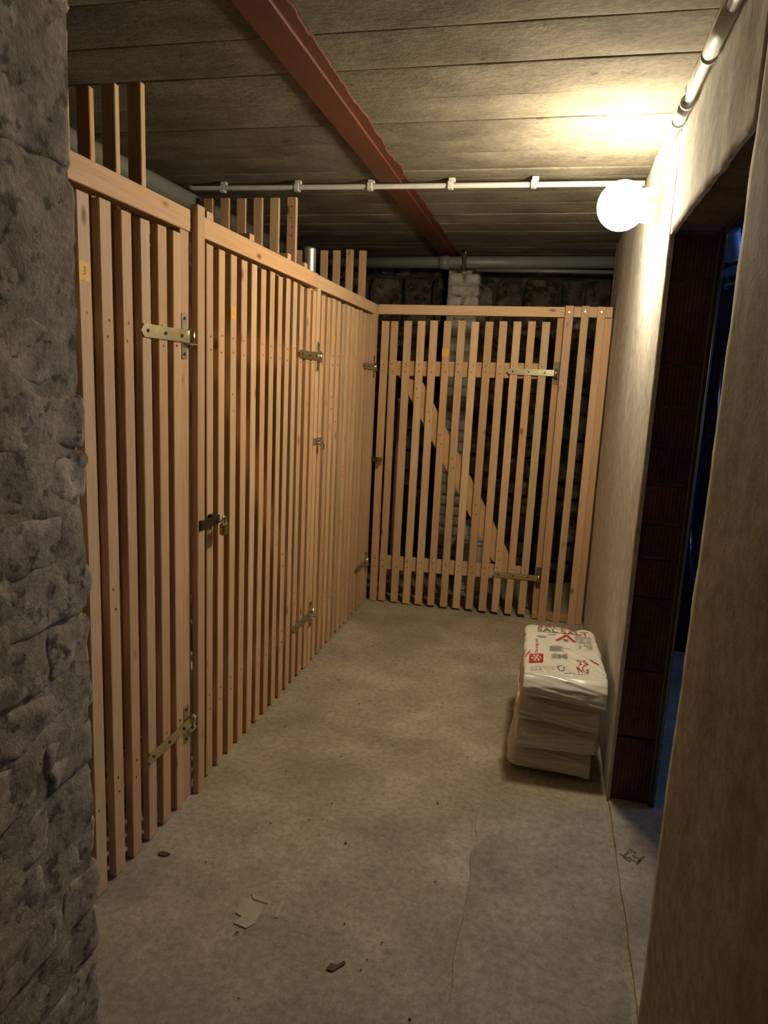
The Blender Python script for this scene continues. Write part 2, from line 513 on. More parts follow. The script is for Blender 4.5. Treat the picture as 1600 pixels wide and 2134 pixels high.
# right wall: plaster skin with a doorway, built as a displaced grid
DY0, DY1, DZ = 1.557, 2.54, 2.02
def wall_skin(name, y0, y1, z0, z1, mat, parent, step=0.03, thick=0.013, rough_edges=''):
    ny = max(2, int((y1 - y0) / step)); nz = max(2, int((z1 - z0) / step))
    V, F = [], []
    for j in range(nz + 1):
        for i in range(ny + 1):
            y = y0 + (y1 - y0) * i / ny; z = z0 + (z1 - z0) * j / nz
            x = XR + 0.005 * fr(y, z * 0.45, 2.0, 3.2) + 0.0016 * fr(y, z * 0.6, 7.0, 16)
            yy, zz = y, z
            if 'l' in rough_edges and i == 0: yy += 0.006 * fr(0, z, 4, 9); x += 0.001
            if 'r' in rough_edges and i == ny: yy += 0.006 * fr(0, z, 14, 9) - 0.002; x += 0.001
            if 'b' in rough_edges and j == 0: zz += 0.012 * fr(y, 0, 24, 9); x += 0.001
            V.append((x, yy, zz))
    n = len(V)
    for v in list(V): V.append((XR + thick, v[1], v[2]))
    for j in range(nz):
        for i in range(ny):
            a = j * (ny + 1) + i
            F.append((a, a + ny + 1, a + ny + 2, a + 1))
    def side(idx):
        for p, q in zip(idx[:-1], idx[1:]): F.append((p, q, q + n, p + n))
    side([i for i in range(ny + 1)]); side([nz * (ny + 1) + i for i in range(ny + 1)])
    side([j * (ny + 1) for j in range(nz + 1)]); side([j * (ny + 1) + ny for j in range(nz + 1)])
    o = mesh_obj(name, V, F, mat, parent, smooth=True)
    for p_ in o.data.polygons:
        if abs(p_.normal.x) < 0.6: p_.use_smooth = False
    return o
bm = bmesh.new()
box_mesh(bm, (XR + 0.012, Y0, 0), (0.50, DY0 - 0.01, ZC + 0.02))
box_mesh(bm, (0.36, DY1 + 0.13, 0), (0.50, 5.02, ZC + 0.02))
box_mesh(bm, (XR + 0.012, DY0 - 0.01, DZ + 0.012), (0.50, DY1 + 0.02, ZC + 0.02))
wall_r = tag(bm_obj('wall_right', bm, M_SOFFIT), 'plastered wall with the lamp and the dark doorway', kind='structure')
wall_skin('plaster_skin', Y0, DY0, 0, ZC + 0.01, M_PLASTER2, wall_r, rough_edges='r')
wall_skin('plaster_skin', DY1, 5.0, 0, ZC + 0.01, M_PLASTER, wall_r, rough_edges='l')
wall_skin('plaster_skin', DY0, DY1, DZ, ZC + 0.01, M_PLASTER, wall_r, rough_edges='b')
# bare clay bricks of the far jamb
zs = [0.0, 0.263, 0.526, 0.80, 0.939, 1.063, 1.201, 1.332, 1.463, 1.601, 1.878, 2.02]
for k in range(len(zs) - 1):
    z0, z1 = zs[k] + (0.006 if k else 0.0), zs[k + 1] - 0.005
    jut = random.uniform(-0.005, 0.006)
    bm = bmesh.new()
    w = 0.142
    cx, cy, cz = XR + 0.0125 + w / 2, DY1 + 0.065, (z0 + z1) / 2
    nr = 11
    V, F = [], []
    prof = []
    for i in range(nr * 2 + 1):
        xx = -w / 2 + w * i / (nr * 2)
        prof.append((xx, -0.06 - jut + (0.0012 if i % 2 else 0.0)))
    prof += [(w / 2, 0.06), (-w / 2, 0.06)]
    hz = (z1 - z0) / 2
    lo = [bm.verts.new((p[0], p[1], -hz)) for p in prof]
    hi = [bm.verts.new((p[0], p[1], hz)) for p in prof]
    bm.faces.new(lo); bm.faces.new(hi)
    for i in range(len(prof)):
        j = (i + 1) % len(prof)
        bm.faces.new((lo[i], lo[j], hi[j], hi[i]))
    bm_obj('brick', bm, M_CLAY, wall_r, loc=(cx, cy, cz))
box('mortar_bed', (XR + 0.0125, DY1 + 0.02, 0), (0.495, DY1 + 0.14, DZ + 0.01), M_MORTAR, wall_r, 0)
box('mortar_dab', (0.383, DY1 + 0.0, 1.375), (0.402, DY1 + 0.02, 1.40), M_SPLASH, wall_r, 0.006)

# steel door frame standing in the opening
door = tag(empty('door_1', (0.52, DY1, 0)), 'dark steel door frame in the right hand doorway', kind='structure')
box('frame_post', (0.474, DY1 - 0.025, 0.01), (0.497, DY1 + 0.02, DZ), M_FRAME, door, 0.004)
tube('frame_bead', [(0.492, DY1 - 0.027, 0.02), (0.492, DY1 - 0.027, DZ - 0.02)], 0.004, M_PVC, door, 8)
box('frame_head', (0.474, DY0 + 0.02, DZ - 0.008), (0.497, DY1 - 0.03, DZ + 0.011), M_FRAME, door, 0.004)

# side room behind the doorway
def wallbox(name, lo, hi, mat, label):
    bm = bmesh.new(); box_mesh(bm, lo, hi)
    return tag(bm_obj(name, bm, mat), label, kind='structure')
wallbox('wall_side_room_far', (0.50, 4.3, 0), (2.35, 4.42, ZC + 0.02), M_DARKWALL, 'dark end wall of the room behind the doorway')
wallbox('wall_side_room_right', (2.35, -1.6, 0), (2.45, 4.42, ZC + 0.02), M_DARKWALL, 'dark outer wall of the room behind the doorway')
win = tag(empty('added_window_1', (2.34, 2.9, 1.9)), 'added unseen window giving blue light to the side room', kind='structure')  # unseen, added to throw blue light on the things inside the doorway
box('pane', (2.335, 2.55, 1.75), (2.345, 3.25, 2.1), M_PANE, win, 0)
for lo, hi in (((2.32, 2.5, 1.7), (2.35, 3.3, 1.75)), ((2.32, 2.5, 2.1), (2.35, 3.3, 2.15)), ((2.32, 2.5, 1.75), (2.35, 2.55, 2.1)), ((2.32, 3.25, 1.75), (2.35, 3.3, 2.1))):
    box('added_pane_frame', lo, hi, M_FRAME, win, 0.002)

# wall behind the camera and outer cellar walls
wallbox('wall_near', (XL - 0.1, Y0 - 0.1, 0), (2.45, Y0, ZC + 0.1), M_PLASTER, 'plastered wall behind the viewer')
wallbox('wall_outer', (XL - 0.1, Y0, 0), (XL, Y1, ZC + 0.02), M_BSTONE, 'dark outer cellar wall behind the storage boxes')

# rough stones
def stone(name, lo, hi, mat, parent, n=(5, 6, 4), p=5.0, amp=0.008, s=9.0):
    c = Vector([(lo[i] + hi[i]) / 2 for i in range(3)]); h = Vector([(hi[i] - lo[i]) / 2 for i in range(3)])
    bm = bmesh.new()
    cache = {}
    def vert(q):
        key = (round(q[0], 4), round(q[1], 4), round(q[2], 4))
        if key not in cache:
            r = (abs(q[0]) ** p + abs(q[1]) ** p + abs(q[2]) ** p) ** (1 / p)
            v = Vector((q[0] / r * h.x, q[1] / r * h.y, q[2] / r * h.z))
            w = c + v
            d = Vector((fr(w.x, w.y, w.z, s), fr(w.y + 9, w.z, w.x, s), fr(w.z, w.x + 5, w.y, s))) * amp
            cache[key] = bm.verts.new(v + d)
        return cache[key]
    for ax in range(3):
        a1, a2 = (ax + 1) % 3, (ax + 2) % 3
        for sg in (-1, 1):
            for i in range(n[a1]):
                for j in range(n[a2]):
                    qs = []
                    for (di, dj) in ((0, 0), (1, 0), (1, 1), (0, 1)):
                        q = [0, 0, 0]
                        q[ax] = sg
                        q[a1] = -1 + 2 * (i + di) / n[a1]; q[a2] = -1 + 2 * (j + dj) / n[a2]
                        qs.append(vert(q))
                    if len(set(qs)) == 4: bm.faces.new(qs)
    return bm_obj(name, bm, mat, parent, smooth=True, loc=c)

# rough masonry corner on the left, close to the camera
XW, YW = -0.80, 1.098
V, F = [], []
ny, nz = 60, 150
for j in range(nz + 1):
    for i in range(ny + 1):
        y = Y0 + (YW - 0.022 - Y0) * (i / ny) ** 0.6; z = ZC * j / nz
        V.append((XW - 0.003 + 0.012 * fr(0, y, z, 9), y, z))
n0 = len(V)
for j in range(nz + 1):
    for i in range(9):
        x = XW - 0.014 - 0.5 * i / 8; z = ZC * j / nz
        if i == 0: x = V[j * (ny + 1) + ny][0]
        V.append((x, YW - 0.022 + (0.0 if i == 0 else 0.01 * fr(x, 3, z, 9)), z))
for j in range(nz):
    for i in range(ny):
        a = j * (ny + 1) + i; F.append((a, a + 1, a + ny + 2, a + ny + 1))
    for i in range(8):
        a = n0 + j * 9 + i; F.append((a, a + 1, a + 10, a + 9))
wall_l = tag(mesh_obj('wall_left', V, F, M_MORTAR, smooth=True), 'rough old masonry wall end at the left edge', kind='structure')
z = 0.0; row = 0
hs = [0.115, 0.105, 0.12, 0.10, 0.11, 0.095, 0.105, 0.11, 0.092, 0.105, 0.101, 0.105, 0.098, 0.102, 0.12, 0.11, 0.125, 0.10, 0.13, 0.115, 0.11, 0.12, 0.12]
while z < ZC - 0.03 and row < 40:
    h = hs[row % len(hs)]
    z1 = min(z + h, ZC)
    y = YW + random.uniform(-0.006, 0.008)
    first = True
    while y > 0.35:
        ln = random.choice([0.125, 0.26, 0.24, 0.15]) if first else random.uniform(0.16, 0.3)
        jut = random.uniform(-0.006, 0.004)
        depth = 0.26 if first else 0.14
        stone('stone', (XW - depth, y - ln + 0.006, z + 0.003), (XW + jut, y, z1 - 0.004), M_STONE, wall_l,
              n=(4 if not first else 8, 16, 9), p=14.0, amp=0.008, s=19)
        y -= ln; first = False
    z = z1; row += 1

# back wall: rubble and brick
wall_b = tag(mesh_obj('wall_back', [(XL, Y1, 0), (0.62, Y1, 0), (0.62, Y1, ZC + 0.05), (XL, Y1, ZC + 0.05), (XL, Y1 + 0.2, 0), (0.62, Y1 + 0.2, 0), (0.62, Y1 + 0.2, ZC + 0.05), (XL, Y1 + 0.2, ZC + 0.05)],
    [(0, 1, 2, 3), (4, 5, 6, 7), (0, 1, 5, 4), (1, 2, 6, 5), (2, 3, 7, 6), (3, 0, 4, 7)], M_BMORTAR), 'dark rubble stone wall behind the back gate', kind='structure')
z = 0.0
rows = [0.17, 0.14, 0.2, 0.16, 0.13, 0.18, 0.15, 0.2, 0.14, 0.17, 0.15, 0.16, 0.12, 0.26, 0.2]
for row, h in enumerate(rows):
    z1 = min(z + h, ZC)
    if z1 - z < 0.03: break
    x = 0.62
    while x > -2.6:
        ln = random.uniform(0.16, 0.38)
        if row in (12, 13): ln = random.uniform(0.17, 0.3)
        jut = random.uniform(0.02, 0.075)
        hh = h
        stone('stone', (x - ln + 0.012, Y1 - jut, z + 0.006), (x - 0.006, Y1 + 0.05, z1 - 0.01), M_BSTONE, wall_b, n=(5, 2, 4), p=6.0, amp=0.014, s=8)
        x -= ln
    z = z1
# white sand-lime brick pier in front of it
pier = tag(empty('wall_back_pier', (-0.71, 5.5, 0)), 'white brick pier in front of the rubble wall', kind='structure')
box('mortar_core', (-0.822, 5.395, 0), (-0.602, 5.60, 2.355), M_MORTAR, pier, 0)
z = 0.0; row = 0
while z < 2.34:
    z1 = z + 0.073
    if row % 2 == 0: segs = [(-0.83, -0.594)]
    else: segs = [(-0.83, -0.717), (-0.706, -0.594)]
    for a, c in segs:
        j = random.uniform(-0.004, 0.004)
        stone('brick', (a + random.uniform(0, 0.004), 5.385 + j, z), (c, 5.60, z1), M_WBRICK, pier, n=(4, 3, 3), p=14.0, amp=0.003, s=14)
    z += 0.0835; row += 1
# short return at the far right end
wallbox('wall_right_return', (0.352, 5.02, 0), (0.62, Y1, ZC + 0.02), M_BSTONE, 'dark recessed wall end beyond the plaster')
trim = tag(empty('trim_1', (0.345, 5.1, 0)), 'grey angle strip at the far end of the plaster', kind='structure')
box('strip', (0.326, 5.01, 0.0), (0.352, 5.03, ZC), M_SOFFIT, trim, 0.003)
box('strip', (0.34, 5.25, 0.0), (0.352, 5.265, ZC), M_PVC, trim, 0.002)

# ------------------------------------------------------------------ timber partitions
class Plane:
    """A vertical plane: s along it, d out of it towards the viewer, z up."""
    def __init__(self, O, A, Nn): self.O, self.A, self.N = Vector(O), Vector(A), Vector(Nn)
    def pt(self, s, d, z): return self.O + self.A * s + self.N * d + Vector((0, 0, z))
PL = Plane((XF, 0, 0), (0, 1, 0), (1, 0, 0))
PB = Plane((0, YB, 0), (1, 0, 0), (0, -1, 0))
T = 0.024

def upright(name, P, s0, s1, z0, z1, d0, d1, parent, lean=0.0, bow=0.0025):
    sm = (s0 + s1) / 2; dm = (d0 + d1) / 2
    return bar(name, P.pt(sm, dm, z0), P.pt(sm + lean, dm, z1), abs(s1 - s0), abs(d1 - d0), P.A, M_WOOD, parent, 0.0022, bow)

def level(name, P, s0, s1, z0, z1, d0, d1, parent, rise=0.0):
    zm = (z0 + z1) / 2; dm = (d0 + d1) / 2
    return bar(name, P.pt(s0, dm, zm), P.pt(s1, dm, zm + rise), z1 - z0, abs(d1 - d0), (0, 0, 1), M_WOOD, parent, 0.0022)

def discs(name, spots, P, r, h, mat, parent, seg=8):
    bm = bmesh.new()
    for (s, d, z) in spots:
        tube_geo(bm, [P.pt(s, d - 0.001, z), P.pt(s, d + h, z)], r, seg)
    o = bm_obj(name, bm, mat, parent)
    o['kind'] = 'stuff'
    return o

def strap_hinge(P, s_tip, s_pin, z, parent, mat, d=0.002, h=0.038):
    n = 1 if s_pin > s_tip else -1
    out = [(s_tip, z), (s_tip + n * 0.018, z + h / 2), (s_pin, z + h / 2), (s_pin, z - h / 2), (s_tip + n * 0.018, z - h / 2)]
    V = [P.pt(a, d, c) for a, c in out] + [P.pt(a, d + 0.0045, c) for a, c in out]
    F = [(0, 1, 2, 3, 4), (9, 8, 7, 6, 5)] + [(i, (i + 1) % 5, 5 + (i + 1) % 5, 5 + i) for i in range(5)]
    org = P.pt((s_tip + s_pin) / 2, 0, z)
    st = mesh_obj('hinge_strap', [v - org for v in V], F, mat, parent, loc=org)
    tube('knuckle', [P.pt(s_pin, d + 0.004, z - h / 2 - 0.002), P.pt(s_pin, d + 0.004, z + h / 2 + 0.002)], 0.011, mat, st, 12)
    for f in (0.12, 0.45, 0.78):
        sx = s_tip + (s_pin - s_tip) * f
        tube('bolt', [P.pt(sx, d + 0.004, z), P.pt(sx, d + 0.0075, z)], 0.0055, M_DARKIRON, st, 8)
    return st

def hinge_plate(P, s_plate, s_pin, z, parent, mat, d=-0.024):
    pl = box_p('hinge_plate', P, s_plate - 0.016, s_plate + 0.016, z - 0.07, z + 0.07, d, d + 0.004, mat, parent)
    box_p('pin_arm', P, min(s_plate, s_pin) - 0.004, max(s_plate, s_pin) + 0.012, z - 0.026, z - 0.021, d + 0.003, 0.02, mat, pl)
    tube('pin', [P.pt(s_pin, 0.006, z - 0.03), P.pt(s_pin, 0.006, z + 0.026)], 0.0055, mat, pl, 8)
    for dz in (-0.055, 0.055):
        tube('bolt', [P.pt(s_plate, d + 0.004, z + dz), P.pt(s_plate, d + 0.007, z + dz)], 0.005, M_DARKIRON, pl, 8)

def box_p(name, P, s0, s1, z0, z1, d0, d1, mat, parent, ch=0.001):
    a, c = P.pt(s0, d0, z0), P.pt(s1, d1, z1)
    lo = [min(a[i], c[i]) for i in range(3)]; hi = [max(a[i], c[i]) for i in range(3)]
    return box(name, lo, hi, mat, parent, ch)

def text_geo(body, size):
    cu = bpy.data.curves.new('t', 'FONT')
    cu.body = body; cu.size = size; cu.resolution_u = 3
    cu.align_x = 'CENTER'; cu.align_y = 'CENTER'
    o = bpy.data.objects.new('t', cu)
    COL.objects.link(o)
    dg = bpy.context.evaluated_depsgraph_get()
    me = bpy.data.meshes.new_from_object(o.evaluated_get(dg))
    V = [(v.co.x, v.co.y) for v in me.vertices]
    F = [tuple(p.vertices) for p in me.polygons]
    bpy.data.objects.remove(o); bpy.data.meshes.remove(me); bpy.data.curves.remove(cu)
    return V, F

def tape_tag(P, s, z, w, h, parent, numeral):
    tg = box_p('number_tape', P, s - w / 2, s + w / 2, z - h / 2, z + h / 2, 0.0002, 0.0012, M_TAPE, parent, 0)
    V, F = text_geo(numeral, 0.028)
    org = P.pt(s, 0, z)
    mesh_obj('numeral', [P.A * a + P.N * 0.0018 + Vector((0, 0, c)) for a, c in V], F, M_PENCIL, tg, loc=org)

def padlock(P, s, d, z, mat, label, scale=1.0):
    """z = top of the body"""
    k = scale
    root = empty('padlock', P.pt(s, d, z - 0.034 * k), label, 'padlock')
    bm = bmesh.new()
    a, c = P.pt(s - 0.017 * k, d - 0.008 * k, z - 0.034 * k), P.pt(s + 0.017 * k, d + 0.008 * k, z)
    lo = [min(a[i], c[i]) for i in range(3)]; hi = [max(a[i], c[i]) for i in range(3)]
    box_mesh(bm, lo, hi, 0.004 * k)
    bm_obj('body', bm, mat, root)
    pts = []
    for i in range(11):
        t = math.pi * i / 10
        pts.append(P.pt(s - 0.0105 * k * math.cos(t), d, z + 0.010 * k + 0.0105 * k * math.sin(t)))
    pts = [P.pt(s - 0.0105 * k, d, z - 0.002)] + pts + [P.pt(s + 0.0105 * k, d, z - 0.002)]
    tube('shackle', pts, 0.0032 * k, M_CHROME, root, 8)
    tube('keyway', [P.pt(s, d, z - 0.0345 * k), P.pt(s, d, z - 0.0365 * k)], 0.004 * k, M_DARKIRON, root, 8)
    return root

def slat_gate(P, slats, z0, z1, label, tip_hinges, brace, tag_at, ledge=(1.555, 1.655, 0.245, 0.345), rise=0.0, widths=0.0485, mat_h=None, group=None):
    sa, sb = slats[0], slats[-1] + widths
    base = P.pt((sa + sb) / 2, -T / 2, z0)
    g = empty('slat_gate', base, label, 'gate')
    span = sb - sa
    scr = []
    for k, s in enumerate(slats):
        f = rise * (s - sa) / span
        zt = z1 + f + random.uniform(-0.004, 0.004)
        zb = z0 + f + random.uniform(-0.003, 0.004)
        w = widths + random.uniform(-0.002, 0.002)
        upright('slat', P, s, s + w, zb, zt, 0, -T, g, random.uniform(-0.003, 0.003))
        for zz in (ledge[0] + 0.028, ledge[1] - 0.022, ledge[2] + 0.028, ledge[3] - 0.022):
            scr.append((s + w / 2 + random.uniform(-0.006, 0.006), 0, zz + f + random.uniform(-0.006, 0.006)))
        if brace:
            (b0s, b0z), (b1s, b1z) = brace
            q = (s + w / 2 - b0s) / (b1s - b0s)
            if 0.03 < q < 0.97:
                zc = b0z + (b1z - b0z) * q
                scr.append((s + w / 2 - 0.005, 0, zc + 0.03)); scr.append((s + w / 2 + 0.004, 0, zc - 0.03))
    level('ledge', P, sa + 0.02, sb - 0.002, ledge[0], ledge[1], -T - 0.0005, -2 * T, g, rise)
    level('ledge', P, sa + 0.02, sb - 0.002, ledge[2], ledge[3], -T - 0.0005, -2 * T, g, rise)
    if brace:
        (b0s, b0z), (b1s, b1z) = brace
        dm = -1.5 * T - 0.0005
        bar('brace', P.pt(b0s, dm, b0z), P.pt(b1s, dm, b1z), 0.12, T, P.A, M_WOOD, g, 0.002, ends=(0.06 * (1 if b1s > b0s else -1), 0.06 * (1 if b1s > b0s else -1)))
    discs('screws', scr, P, 0.004, 0.0006, M_SCREW, g)
    for (st, sp, z) in tip_hinges:
        strap_hinge(P, st, sp, z, g, mat_h or M_STEEL)
    if tag_at: tape_tag(P, tag_at[0], tag_at[1], 0.042, 0.046, g, tag_at[2])
    return g

def hasp(P, s0, s1, z, parent, mat, d=0.004, staple=None):
    h = box_p('hasp', P, s0, s1, z - 0.016, z + 0.016, d, d + 0.004, mat, parent, 0.0012)
    box_p('hasp_joint', P, s0 - 0.006, s0 + 0.004, z - 0.018, z + 0.018, d - 0.004, d + 0.008, mat, h, 0.001)
    sp = staple if staple is not None else s1 - 0.014
    pts = [P.pt(sp, d - 0.002, z - 0.008), P.pt(sp, d + 0.016, z - 0.008), P.pt(sp, d + 0.021, z), P.pt(sp, d + 0.016, z + 0.008), P.pt(sp, d - 0.002, z + 0.008)]
    tube('staple', pts, 0.0028, M_CHROME, h, 8)
    return h

k = 1.0044
# three gates on the left
g1 = slat_gate(PL, [1.19, 1.28, 1.37, 1.462, 1.556, 1.646, 1.738, 1.828, 1.914, 2.003], 0.008, 1.921,
    'nearest slatted timber gate, beside the rough masonry at the left edge', [(1.815, 2.105, 1.617), (1.815, 2.105, 0.292)], ((1.30, 1.53), (1.95, 0.37)), (1.579, 1.737, '3'), mat_h=M_STEELY)
g2 = slat_gate(PL, [2.218, 2.306, 2.399, 2.488, 2.578, 2.668, 2.759, 2.85, 2.94, 3.029, 3.116, 3.206, 3.292], 0.006, 1.921,
    'slatted timber gate in the middle of the left partition, closed with a brass padlock', [(3.105, 3.40, 1.615), (3.105, 3.40, 0.282)], ((2.33, 1.53), (3.19, 0.37)), (2.419, 1.724, '1'))
g3 = slat_gate(PL, [3.425 + 0.0905 * i for i in range(12)], 0.006, 1.918,
    'slatted timber gate at the far end of the left partition, next to the corner', [(4.235, 4.54, 1.603), (4.235, 4.54, 0.292)], ((3.53, 1.53), (4.32, 0.37)), (3.629, 1.713, '1'))
# the gate across the end of the corridor
g4 = slat_gate(PB, [-1.121, -1.058, -0.970, -0.884, -0.798, -0.710, -0.622, -0.535, -0.447, -0.358, -0.272, -0.184, -0.097], 0.004, 1.902,
    'slatted timber gate with a diagonal brace across the end of the corridor', [(-0.288, 0.012, 1.612), (-0.282, 0.018, 0.285)], ((-0.912, 1.535), (-0.206, 0.34)), (-0.69, 1.713, '1'),
    ledge=(1.552, 1.648, 0.228, 0.326), rise=0.022, mat_h=M_STEELY)
hasp(PL, 2.132, 2.268, 0.995, g2, M_DARKIRON, d=0.022, staple=2.245)
box_p('hasp_staple_plate', PL, 2.225, 2.262, 0.975, 1.015, 0.0, 0.02, M_DARKIRON, g2)
padlock(PL, 2.262, 0.045, 0.982, M_BRASS, 'small brass padlock hanging on the middle gate of the left partition', 1.25)
hasp(PL, 3.345, 3.465, 1.195, g3, M_STEEL, d=0.004, staple=3.40)
padlock(PL, 3.405, 0.03, 1.185, M_STEEL, 'small steel padlock hanging on the far gate of the left partition', 0.95)
hasp(PB, -1.140, -1.075, 0.992, g4, M_DARKIRON, d=0.012, staple=-1.09)
padlock(PB, -1.088, 0.035, 0.985, M_BRASS, 'small brass padlock hanging on the gate across the corridor end', 0.85)

# fixed timber: posts and rails on the left
fl = empty('gate_frame', (XF - 0.02, 2.9, 0), 'fixed timber posts and head rail carrying the three left gates', 'partition frame')
level('head_rail', PL, 1.12, 2.112, 1.938, 2.004, 0, -0.045, fl)
level('head_rail', PL, 2.167, 3.355, 1.938, 2.004, 0, -0.045, fl)
level('head_rail', PL, 3.357, 4.60, 1.936, 2.000, 0, -0.045, fl)
upright('post', PL, 1.09, 1.15, 0, 1.937, 0, -0.06, fl)
upright('post', PL, 2.117, 2.166, 0, 2.022, 0.02, -0.004, fl)
upright('post', PL, 2.0525, 2.1155, 0, 1.937, -0.005, -0.09, fl)
upright('post', PL, 3.352, 3.402, 0, 1.937, 0.0, -0.024, fl)
upright('post', PL, 3.318, 3.40, 0, 1.937, -0.026, -0.09, fl)
upright('post', PL, 4.487, 4.585, 0, 1.935, 0.0, -0.06, fl)
for sp, pin, z in ((2.070, 2.105, 1.617), (2.070, 2.105, 0.292), (3.372, 3.40, 1.615), (3.372, 3.40, 0.282), (4.515, 4.54, 1.603), (4.515, 4.54, 0.292)):
    hinge_plate(PL, sp, pin, z, fl, M_STEEL, -0.005 if sp < 3 else 0.0)
# fixed timber at the back
fb = empty('gate_frame', (-0.4, YB + 0.02, 0), 'fixed timber posts, slats and head rail of the end partition', 'partition frame')
level('head_rail', PB, -1.143, 0.034, 1.943, 2.004, 0, -0.045, fb, 0.008)
level('head_rail', PB, 0.088, 0.314, 1.953, 2.016, 0, -0.045, fb, 0.002)
upright('post', PB, 0.036, 0.086, 0, 2.018, 0.022, -0.002, fb)
upright('post', PB, -0.006, 0.06, 0, 1.948, -0.026, -0.085, fb)
upright('slat', PB, 0.132, 0.177, 0, 2.018, 0.024, 0.001, fb)
upright('slat', PB, 0.226, 0.272, 0, 2.016, 0.024, 0.001, fb)
upright('post', PB, 0.262, 0.318, 0, 1.951, -0.002, -0.06, fb)
level('sill', PB, 0.0, 0.318, 0.004, 0.05, -0.01, -0.06, fb)
for z in (1.612, 0.285): hinge_plate(PB, 0.016, 0.014, z, fb, M_OLD, -0.026)
discs('screws', [(0.154, 0.024, 1.985), (0.249, 0.024, 1.985), (0.06, 0.022, 1.98), (0.06, 0.022, 1.55)], PB, 0.0045, 0.001, M_STEELY, fb)

# dividers between the storage boxes
for n, (yd, ztop, where) in enumerate(((2.00, 2.329, 'nearest tall slatted divider, dark slats rising above the rail by the masonry'), (3.305, 2.338, 'middle tall slatted divider rising above the rail behind the loose batten ends'), (4.505, 2.325, 'far tall slatted divider rising above the rail near the corner'))):
    PD = Plane((0, yd, 0), (1, 0, 0), (0, -1, 0))
    dv = empty('slat_divider', (-1.9, yd + 0.012, 0), where, 'partition')
    x = -1.244 + (0.02 if n == 2 else 0)
    scr = []
    for i in range(16):
        xs = x - 0.0865 * i + random.uniform(-0.003, 0.003)
        zt_ = 2.262 if -1.885 < xs < -1.71 else ztop
        upright('slat', PD, xs - 0.046, xs, 0.0, zt_ + random.uniform(-0.003, 0.004), 0, -T, dv, random.uniform(-0.002, 0.002))
        if n == 1 and i == 0: scr += [(xs - 0.023, 0, 2.30), (xs - 0.03, 0, 2.25), (xs - 0.02, 0, 2.21), (xs - 0.025, 0, 2.17)]
    level('ledge', PD, -2.6, -1.24, 1.80, 1.88, -T, -2 * T, dv)
    level('ledge', PD, -2.6, -1.24, 0.25, 0.33, -T, -2 * T, dv)
    if scr: discs('screws', scr, PD, 0.0034, 0.0006, M_SCREW, dv)

# loose battens lying across the head rail
for n, (yb, zz, tw, where) in enumerate(((2.275, 2.02, 0.10, 'tilted loose batten end on the head rail right beside the proud post'), (2.615, 2.02, 0.0, 'loose batten end on the head rail below the third divider slat'),
        (3.01, 2.02, 0.0, 'loose batten end on the head rail left of the last divider slat'), (3.225, 2.018, 0.0, 'loose batten end on the head rail next to the metal flue'))):
    o = bar('batten', (XF - 0.018, yb, zz), (XL + 0.01, yb + tw, zz), 0.042, 0.028, (0, 1, 0), M_WOOD, None, 0.002)
    tag(o, where, 'batten', 'battens laid across the rail')

# ------------------------------------------------------------------ pipes and conduits
dp = empty('drain_pipe', (-1.82, 2.0, 2.33), 'grey plastic drain pipe running along above the left gates', 'pipe')
tube('pipe_run', [(-1.82, Y0 + 0.01, 2.315), (-1.82, 2.0, 2.325), (-1.82, 5.17, 2.345)], 0.046, M_PVC, dp, 20)
for yy in (1.2, 3.35): tube('socket', [(-1.82, yy, 2.322), (-1.82, yy + 0.09, 2.323)], 0.054, M_PVC, dp, 20)
tube('hanger', [(-1.82, 2.82, 2.28), (-1.772, 2.82, 2.30), (-1.766, 2.82, 2.33), (-1.78, 2.82, 2.37), (-1.79, 2.82, 2.47)], 0.004, M_DARKIRON, dp, 6)
bp_ = empty('drain_pipe', (-0.7, 5.2, 2.34), 'grey drain pipe running across below the ceiling above the end gate', 'pipe')
tube('pipe_run', [(-1.86, 5.22, 2.365), (0.345, 5.22, 2.385)], 0.041, M_PVC, bp_, 20)
tube('socket', [(-0.87, 5.22, 2.373), (-0.80, 5.22, 2.374)], 0.047, M_PVC, bp_, 20)
box('clamp', (-0.70, 5.175, 2.32), (-0.67, 5.265, 2.43), M_DARKIRON, bp_, 0.004)
tube('clamp_rod', [(-0.685, 5.22, 2.42), (-0.685, 5.22, 2.47)], 0.006, M_STEEL, bp_, 8)
tag(tube('thin_pipe', [(-0.60, 5.25, 2.33), (0.345, 5.25, 2.325)], 0.014, M_PVC, None, 12), 'thin grey pipe right under the drain pipe above the end gate', 'pipe')

cd = empty('ceiling_conduit', (-0.8, 3.50, 2.435), 'pale plastic conduit clipped across the ceiling below the red beam', 'conduit')
tube('conduit_run', [(-1.93, 3.49, 2.45), (-1.88, 3.495, 2.437), (-0.8, 3.505, 2.435), (0.10, 3.51, 2.434), (0.322, 3.51, 2.434)], 0.0125, M_CONDUIT, cd, 12)
for x in (-1.72, -1.32, -0.945, -0.552, -0.165):
    c = box('clip', (x - 0.013, 3.486, 2.418), (x + 0.013, 3.522, 2.452), M_CONDUIT, cd, 0.003)
    box('clip_foot', (x - 0.009, 3.492, 2.45), (x + 0.022, 3.516, 2.468), M_CONDUIT, c, 0.002)

